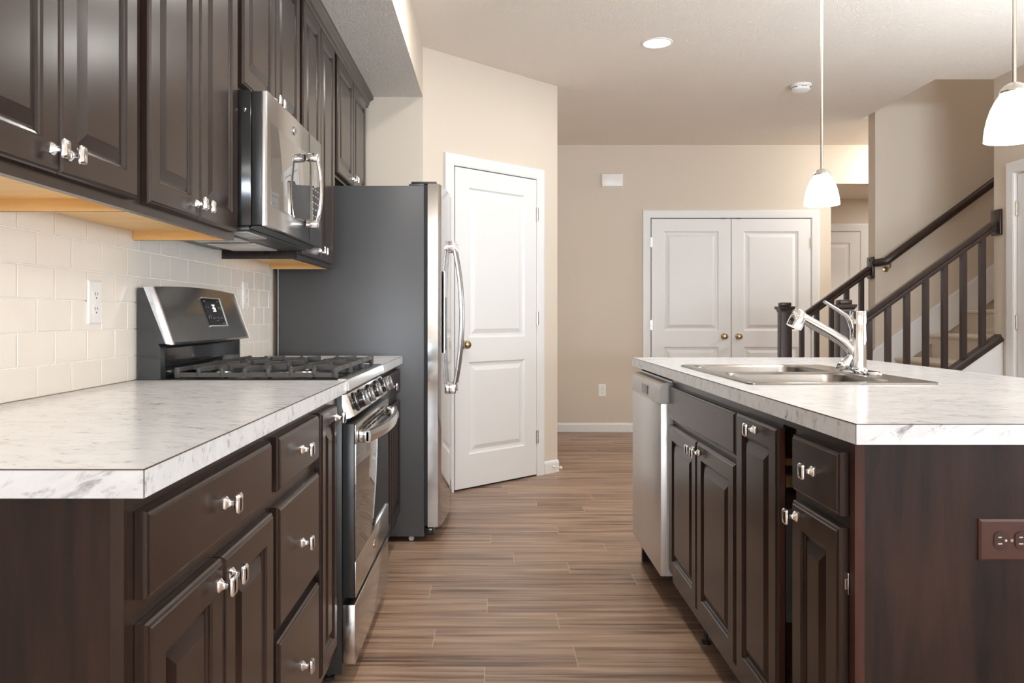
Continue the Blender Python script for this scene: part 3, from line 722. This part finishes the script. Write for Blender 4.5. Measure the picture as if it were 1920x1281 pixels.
# ------------------------------------------------------------------ island
GI = 'espresso island cabinets'
def isl(y0, y1, label, top=Z1):
    t = thing('island_cabinet', label, 'cabinet', (.98, (y0+y1)/2, 0), GI)
    return t
E = isl(1.485, 1.80, 'espresso island cabinet with one drawer over one door at the near corner')
MB().box(.672, 1.285, 1.504, 1.772, .11, Z1).box(.745, 1.285, 1.504, 1.80, .001, .11).box(.90, 1.285, 1.772, 1.800, .11, Z1).box(.672, .90, 1.772, 1.80, .855, Z1).box(.672, .90, 1.772, 1.80, .11, .15).build('body', M['cab'], E, smooth=False)
MB().box(.6905, 1.285, 1.4855, 1.5035, .002, Z1).build('end_panel', M['panel'], E, smooth=False)
MB().box(.672, .690, 1.4845, 1.5035, .11, Z1).build('stile', M['cabedge'], E, smooth=False)
x = slab_front(FI, 1.509, 1.748, .727, .848, E); knob(FI, 1.628, .789, T, x)
x = door_front(FI, 1.512, 1.748, .159, .704, E); knob(FI, 1.717, .675, T, x); cab_hinge(FI, 1.513, .600, x)
part(MB().box(.6735, .73, 1.836, 1.8495, .762, .777).box(.6735, .73, 1.836, 1.8495, .712, .736).build('drawer_slide', M['gold'], E), 'brass-coloured drawer slide')
part(MB().box(.6745, .70, 1.8405, 1.8465, .40, .66).build('slide_rail', M['gasket'], E), 'grey slide rail')
G_ = isl(1.85, 2.157, 'narrow espresso island cabinet with one full-height pull-out front')
MB().box(.672, 1.285, 1.850, 2.157, .11, Z1).box(.745, 1.285, 1.801, 2.157, .001, .11).box(.90, 1.285, 1.801, 1.85, .11, Z1).box(.672, .90, 1.801, 1.85, .855, Z1).box(.672, .90, 1.801, 1.85, .11, .15).build('body', M['cab'], G_, smooth=False)
x = door_front(FI, 1.838, 2.147, .159, .848, G_); knob(FI, 1.992, .822, T, x)
part(MB().box(1.8368, 1.8378, .160, .847, .001, T-.008, fr=FI).build('door_edge', M['cabedge'], x), 'reddish unfinished edge')
SB = isl(2.158, 2.986, 'espresso island sink cabinet with a blank front over two doors')
MB().box(.672, 1.285, 2.158, 2.986, .11, .66).box(.745, 1.285, 2.158, 2.986, .001, .11).box(.672, .690, 2.158, 2.986, .66, Z1).box(.69, 1.285, 2.158, 2.176, .66, Z1).build('body', M['cab'], SB, smooth=False)
slab_front(FI, 2.160, 2.965, .727, .846, SB, 'false_front')
x = door_front(FI, 2.163, 2.560, .159, .704, SB); knob(FI, 2.532, .672, T, x)
x = door_front(FI, 2.568, 2.966, .159, .704, SB); knob(FI, 2.597, .672, T, x)
part(MB().lathe((.72, 2.70, .0), (0, 0, 1), [(.016, 0.001), (.016, .01), (.006, .012), (.006, .109)], 14).build('leveling_foot', M['satin'], SB), 'black leveling foot')
DW = thing('dishwasher', 'stainless dishwasher built into the island beneath the counter', 'dishwasher', (.95, 3.288, 0))
MB().box(.688, .712, 2.992, 3.586, .10, .868, .003).box(.7125, 1.26, 3.066, 3.586, .10, .868, .003).build('tub', M['satin'], DW)
wd_ = MB().box(.627, .686, 2.990, 3.586, .132, .778, .003).build('door', M['steelb'], DW)
part(MB().box(.650, .6862, 2.9885, 2.9898, .135, .776).build('door_side', M['greyp'], wd_), 'grey door side')
prof = [(.686, .7785), (.624, .7785), (.6225, .79), (.6235, .825), (.629, .845), (.640, .854), (.650, .856), (.686, .856)]
cpd = MB().yprism(prof, 2.995, 3.586).build('control_panel', M['taupe'], DW)
part(MB().yprism(prof, 2.9885, 2.9948).build('end_cap', M['greyp'], cpd), 'pale grey end cap')
part(MB().rings(F((.6226, 0, 0), (0, 1, 0), (0, 0, 1), (-1, 0, 0)), 3.215, 3.345, .790, .826, [(0, -.001), (0, .001), (.004, .0015)]).build('handle_pocket', M['black'], cpd), 'dark handle pocket')
MB().box(.664, .676, 2.993, 3.583, .8565, .863).build('mount_strip', M['steelb'], DW)
MB().box(.745, .76, 2.992, 3.586, .002, .10).build('toe_panel', M['satin'], DW)
tag(MB().box(.672, 1.285, 3.592, 3.612, .001, Z1).build('cabinet_panel', M['panel'], loc=(.98, 3.6, .001), smooth=False), 'espresso end panel on the far side of the dishwasher', 'cabinet panel')
tag(MB().box(1.287, 1.305, 1.486, 3.612, .001, Z1).build('cabinet_panel', M['panel'], loc=(1.3, 2.55, .001), smooth=False), 'espresso back panel of the island on the stair side', 'cabinet panel')
IC = thing('countertop', 'white marble-look island countertop holding the sink and faucet', 'countertop', (1.14, 2.56, CT0))
hx0, hx1, hy0, hy1 = .735, 1.235, 2.246, 3.04
MB().box(.644, 1.64, 1.4185, hy0, CT0, CT1).box(.644, 1.64, hy1, 3.70, CT0, CT1).box(.644, hx0, hy0, hy1, CT0, CT1).box(hx1, 1.64, hy0, hy1, CT0, CT1).build('slab', M['marble'], IC, smooth=False)
MB().box(.6435, .6446, 1.418, 3.70, CT1-.0016, CT1+.0002).box(.644, 1.64, 1.418, 1.419, CT1-.0016, CT1+.0002).box(.6435, .6446, 1.418, 1.419, CT0, CT1).build('seam', M['seam'], IC, smooth=False)
outlet(F((0, 1.4853, 0), (1, 0, 0), (0, 0, 1), (0, -1, 0)), .9590, .6905, 0.0003, 'brown outlet mounted sideways on the island end panel', .077, .118, True, M['brownp'], M['brownd'], M['slotpale'], M['nickel'])
# sink
SK = thing('kitchen_sink', 'stainless double-bowl sink dropped into the island counter', 'sink', (.98, 2.64, CT1))
sx0, sx1, sy0, sy1, zr = .7145, 1.2525, 2.226, 3.06, CT1+.0008
rim = MB()
bowls = ((.747, 1.140, 2.258, 2.630), (.747, 1.140, 2.656, 3.028))
rim.loops([[Vector((a, b, z_)) for a, b in rrect(sx0+i, sx1-i, sy0+i, sy1-i, .02)] for i, z_ in ((0, zr), (.001, zr+.003), (.006, zr+.0055), (.014, zr+.005))], False, False)
zz = zr+.005
cells = (sx0+.014, 1.152, sy0+.014, 2.643), (sx0+.014, 1.152, 2.643, sy1-.014)
bl = []
for (cx0, cx1, cy0, cy1), (bx0, bx1, by0, by1) in zip(cells, bowls):
    rim.loops([[Vector((a, b, zz)) for a, b in rrect(cx0, cx1, cy0, cy1, .0008)], [Vector((a, b, zz)) for a, b in rrect(bx0, bx1, by0, by1, .06)], [Vector((a, b, zz-.006)) for a, b in rrect(bx0+.006, bx1-.006, by0+.006, by1-.006, .056)]], False, False)
rim.face([(1.152, sy0+.014, zz), (sx1-.014, sy0+.014, zz), (sx1-.014, sy1-.014, zz), (1.152, sy1-.014, zz)])
rim.build('rim', M['sink'], SK)
for (bx0, bx1, by0, by1) in bowls:
    L = [[Vector((a, b, zz-.0062-z_)) for a, b in rrect(bx0+i, bx1-i, by0+i, by1-i, r_)] for i, z_, r_ in ((.006, 0, .056), (.009, .02, .054), (.016, .13, .05), (.03, .158, .045), (.06, .168, .04))]
    bo = MB().loops(L, False, True).build('bowl', M['sink'], SK, angle=60)
    MB().lathe(((bx0+bx1)/2, (by0+by1)/2, zz-.1735), (0, 0, 1), [(.045, 0), (.043, .004), (.036, .005), (.03, .002), (.008, .002)], 24).build('drain', M['chrome'], bo)
# faucet
FC = thing('faucet', 'chrome single-lever pull-out faucet standing on the sink deck', 'faucet', (1.205, 2.64, zz))
fz = zz+.0006
MB().loops([[Vector((a, b, z_)) for a, b in rrect(1.205-.030+i, 1.205+.030-i, 2.515+i, 2.765-i, .03)] for i, z_ in ((0, fz), (.001, fz+.004), (.007, fz+.008))]).build('deck_plate', M['chrome'], FC)
body = MB().lathe((1.205, 2.64, fz+.0082), (0, 0, 1), [(.029, 0), (.029, .004), (.0262, .008), (.0255, .07), (.025, .148), (.0242, .150), (.0242, .152), (.0255, .153), (.0258, .190), (.0245, .1935), (.01, .1945)], 36).build('body', M['chrome'], FC, angle=25)
# lever: leaves the cap towards the bowl and rises
lv = MB(); top = CT1+.196
lv.tube([(1.185, 2.64, top-.045), (1.178, 2.64, top-.02), (1.168, 2.64, top-.004), (1.135, 2.64, top+.018), (1.093, 2.64, top+.044)], [.007, .007, .0065, .0055, .0048], 14, up=(0, 1, 0), flat=1.7)
lv.build('lever', M['chrome'], FC, angle=60)
spp = [(1.192, 2.64, .968), (1.178, 2.64, 1.000), (1.155, 2.64, 1.022), (1.12, 2.64, 1.044), (1.06, 2.64, 1.078), (1.017, 2.64, 1.103)]
spn = MB().tube(spp, [.010, .0165, .0185, .0178, .0178, .0172], 20, up=(0, 1, 0)).build('spout', M['chrome'], FC, angle=60)
ax = Vector((-.80, 0, .60)).normalized()
hp = Vector((1.019, 2.64, 1.102)); dn = Vector((-.40, 0, -.92)).normalized()
hb = MB().tube([hp-dn*.018+Vector((-.006, 0, .006)), hp-dn*.012+Vector((-.008, 0, .004)), hp+Vector((-.010, 0, 0)), hp+dn*.022+Vector((-.011, 0, 0)), hp+dn*.036+Vector((-.0115, 0, 0))], [.012, .0225, .0255, .0262, .0255], 24, up=(0, 1, 0)).build('spray_head', M['chrome'], spn, angle=60)
part(MB().box(-.006, .006, -.014, .010, 0, .0022, .001, fr=F(hp+Vector((-.0335, 0, .004)), (0, 1, 0), -dn, (-.92, 0, .40))).build('spray_button', M['satin'], spn), 'dark spray button')
MB().tube([(1.190, 2.64, .992), (1.179, 2.64, .968), (1.165, 2.64, .950), (1.153, 2.64, .942), (1.142, 2.64, .936), (1.135, 2.64, .932)], [.008, .012, .017, .018, .013, .004], 18, up=(0, 1, 0), flat=1.0).build('spout_brace', M['chrome'], FC, angle=60) 

# ------------------------------------------------------------------ lamps and ceiling fittings
GP = 'pendant lamps over the island'
def pendant(x, y, label):
    zb = 1.517
    t = thing('pendant_lamp', label, 'pendant lamp', (x, y, zb), GP)
    o_ = [(.0625, 0), (.0622, .012), (.060, .03), (.0555, .052), (.0485, .074), (.040, .092), (.031, .106), (.026, .110)]
    i_ = [(r_-.003, h_) for r_, h_ in o_[::-1]]
    MB().lathe((x, y, zb), (0, 0, 1), o_+i_, 40, cap0=False, cap1=False).build('shade', M['lamp'], t, angle=60)
    MB().lathe((x, y, zb+.1095), (0, 0, 1), [(.031, 0), (.0315, .004), (.027, .012), (.020, .019), (.012, .023), (.007, .025)], 30).build('cap', M['nickel'], t)
    MB().lathe((x, y, zb+.134), (0, 0, 1), [(.0050, 0), (.0050, H-.02-zb-.134)], 14).build('rod', M['nickel'], t)
    MB().lathe((x, y, H-.0205), (0, 0, 1), [(.012, 0), (.055, .004), (.06, .012), (.06, .0195)], 28).build('canopy', M['nickel'], t)
    point('pendant_bulb', (x, y, zb+.03), 3, WARM, .028)
pendant(1.22, 2.967, 'far pendant lamp with frosted white shade hanging before the closet doors')
pendant(1.22, 1.872, 'near pendant lamp with frosted white shade hanging before the right wall')
cl = thing('recessed_light', 'glowing round recessed light in the textured ceiling', 'ceiling light', (.983, 4.79, H-.006))
MB().lathe((.983, 4.79, H-.0065), (0, 0, 1), [(.079, .002), (.081, 0), (.092, .002), (.094, .006), (.079, .006)], 40, cap0=False, cap1=False).build('trim_ring', M['whitep'], cl)
part(MB().lathe((.983, 4.79, H-.0045), (0, 0, 1), [(.080, 0), (.080, .003)], 40).build('lens', M['lens'], cl), 'lit lens')
sd_ = thing('smoke_detector', 'round white smoke detector on the ceiling near the pendant rod', 'smoke detector', (2.18, 5.66, H-.05))
MB().lathe((2.18, 5.66, H-.0005), (0, 0, -1), [(.070, 0), (.072, .004), (.071, .016)], 36).build('base', M['whitep'], sd_)
MB().lathe((2.18, 5.66, H-.0168), (0, 0, -1), [(.062, 0), (.064, .004), (.062, .022), (.052, .029), (.02, .031)], 36).build('cover', M['whitep'], sd_)
vb = MB()
for i in range(18):
    a = 2*PI*i/18
    if i % 3 == 0: continue
    f_ = F((2.18+.0635*math.cos(a), 5.66+.0635*math.sin(a), H-.0245), (-math.sin(a), math.cos(a), 0), (0, 0, 1), (math.cos(a), math.sin(a), 0))
    vb.box(-.008, .008, -.002, .002, -.002, .0016, fr=f_)
part(vb.build('vent_slots', M['slot'], sd_), 'dark vent slots')
ch = thing('door_chime', 'small white door chime box high on the far wall', 'door chime', (1.137, 7.65, 2.40))
MB().rings(FB, 1.035, 1.238, 2.335, 2.466, [(0, .0005), (0, .030), (.006, .040), (.014, .044)]).build('cover', M['whitep'], ch)
MB().box(1.030, 1.243, 2.331, 2.470, .0005, .008, .002, fr=FB).build('base', M['whitep'], ch)

# ------------------------------------------------------------------ stairs
RUN, RISE, SX, SN = .272, .193, 2.45, 12
poly = [(SX+.02, 0.001)]
for k in range(SN):
    xn = SX+RUN*k; zt = RISE*(k+1)
    poly += [(xn+.022, zt-.05), (xn+.012, zt-.034), (xn-.002, zt-.028), (xn-.006, zt-.014), (xn, zt-.002), (xn+.012, zt)]
    if k < SN-1: poly += [(SX+RUN*(k+1)+.022, zt)]
poly += [(SX+RUN*SN, RISE*SN), (SX+RUN*SN, .001)]
st = MB().prism(poly, lambda x, z: Vector((x, 5.545, z)), lambda x, z: Vector((x, 6.492, z)))
stc = st.build('staircase', M['carpet'], loc=(2.45, 6.02, 0), angle=40)
tag(stc, 'beige carpeted stairs climbing to the right beyond the island', 'stairs')
sl = RISE/RUN
def nose(x): return RISE+(x-SX)*sl
struct(MB().prism([(3.0, nose(3.0)-.10), (5.2, nose(5.2)-.10), (5.2, nose(5.2)+.165), (3.122, nose(3.122)+.165), (3.0, nose(3.0)+.10)], lambda x, z: Vector((x, 6.5195, z)), lambda x, z: Vector((x, 6.500, z)))
       .prism([(3.0, nose(3.0)+.10), (3.122, nose(3.122)+.165), (5.2, nose(5.2)+.165), (5.2, nose(5.2)+.180), (3.12, nose(3.12)+.180)], lambda x, z: Vector((x, 6.5195, z)), lambda x, z: Vector((x, 6.508, z))),
       'trim_7', M['white'], 'white sloping skirt board between the stair carpet and the far wall', 'skirt board')
def railing(yc, xend, ztop, nx, label, capy, roset):
    t = thing('stair_railing', label, 'railing', (2.40, yc, 0), 'espresso stair railings')
    rz = lambda x: 1.735+.72*(x-3.44)
    x = 2.40; hb_ = .045
    nw = MB().box(x-hb_, x+hb_, yc-hb_, yc+hb_, .001, 1.150, .004).build('newel_post', M['stairwood'], t)
    cp = MB()
    for h0, h1, a, b in ((1.138, 1.150, .048, .048), (1.150, 1.163, .050, .058), (1.163, 1.185, .061, .064)):
        cp.loops([[Vector((x+s1*h, yc+s2*h, z)) for s1, s2 in ((-1, -1), (1, -1), (1, 1), (-1, 1))] for h, z in ((a, h0+.0005), (b, h1))])
    cp.box(x-.042, x+.042, yc-.042, yc+.042, 1.1855, 1.217, .008)
    cp.build('newel_cap', M['stairwood'], nw)
    prof = [(-.020, -.030), (.020, -.030), (.022, -.014), (.018, -.006), (.028, .004), (.030, .018), (.020, .030), (-.020, .030), (-.030, .018), (-.028, .004), (-.018, -.006), (-.022, -.014)]
    MB().beam((x+hb_+.001, yc, rz(x+hb_)), (xend-.021, yc, rz(xend-.021)), prof, plumb=False).build('handrail', M['stairwood'], t)
    z = rz(xend)
    ro = MB().box(xend-.020, xend-.0012, yc-.052, yc+.052, z-.088, z+.088, .006).build('rosette', M['stairwood'], t)
    part(MB().lathe((xend-.0202, yc, z+.062), (-1, 0, 0), [(.008, 0), (.007, .002)], 14).build('plug', M['slot'], ro), 'dark screw plug')
    for xx in nx:
        MB().loops([[Vector((xx+a, yc+b, (nose(xx+a)+ztop))) for a, b in ((-.017, -.017), (.017, -.017), (.017, .017), (-.017, .017))],
                    [Vector((xx+a, yc+b, rz(xx+a)-.034)) for a, b in ((-.017, -.017), (.017, -.017), (.017, .017), (-.017, .017))]]).build('baluster', M['stairwood'], t)
    xa = x+hb_+.001; xb = xend-.0015
    c_ = [(-.062, -.030), (.062, -.030), (.066, -.018), (.052, -.010), (.040, 0), (.034, .014), (-.034, .014), (-.040, 0), (-.052, -.010), (-.066, -.018)]
    MB().beam((xa, yc, nose(xa)+ztop-.012), (xb, yc, nose(xb)+ztop-.012), c_, plumb=True).build('shoe_rail', M['stairwood'], t)
    return t
railing(5.470, 3.455, .075, [2.572+.129*k for k in range(7)], 'dark stair railing with seven balusters on the kitchen side of the stairs', 0, 0)
railing(6.578, 3.117, .075, [2.54+.1225*k for k in range(5)], 'shorter dark stair railing on the closet side of the stairs', 0, 0)
for yc, xb, nm, lab in ((5.470, 3.453, 'trim_8', 'white closed stringer beneath the kitchen-side stair railing'), (6.578, 3.115, 'trim_9', 'white closed stringer beneath the closet-side stair railing')):
    struct(MB().prism([(2.448, .001), (xb, .001), (xb, nose(xb)+.032), (2.448, nose(2.448)+.032)], lambda x, z: Vector((x, yc-.056, z)), lambda x, z: Vector((x, yc+.056, z))), nm, M['white'], lab, 'stringer')
HR = thing('handrail', 'dark wall handrail sloping up the stair wall', 'handrail', (3.6, 6.44, 1.8))
hz = lambda x: 1.848+.735*(x-3.575)
pts = [(3.12, 6.507, hz(3.155)), (3.128, 6.48, hz(3.155)), (3.145, 6.452, hz(3.16))]+[(3.165+.1*i, 6.440, hz(3.165+.1*i)) for i in range(20)]
MB().tube(pts, .0315, 18, up=(0, 0, 1), flat=1.05).build('rail', M['stairwood'], HR, angle=60)
for xx in (3.20, 4.3):
    b_ = MB().lathe((xx, 6.5195, hz(xx)-.085), (0, -1, 0), [(.024, 0), (.023, .005), (.010, .008)], 20)
    b_.tube([(xx, 6.512, hz(xx)-.085), (xx, 6.47, hz(xx)-.085), (xx, 6.445, hz(xx)-.072), (xx, 6.44, hz(xx)-.034)], .0075, 10, up=(1, 0, 0))
    part(b_.build('bracket', M['brass'], HR), 'brass rail bracket')
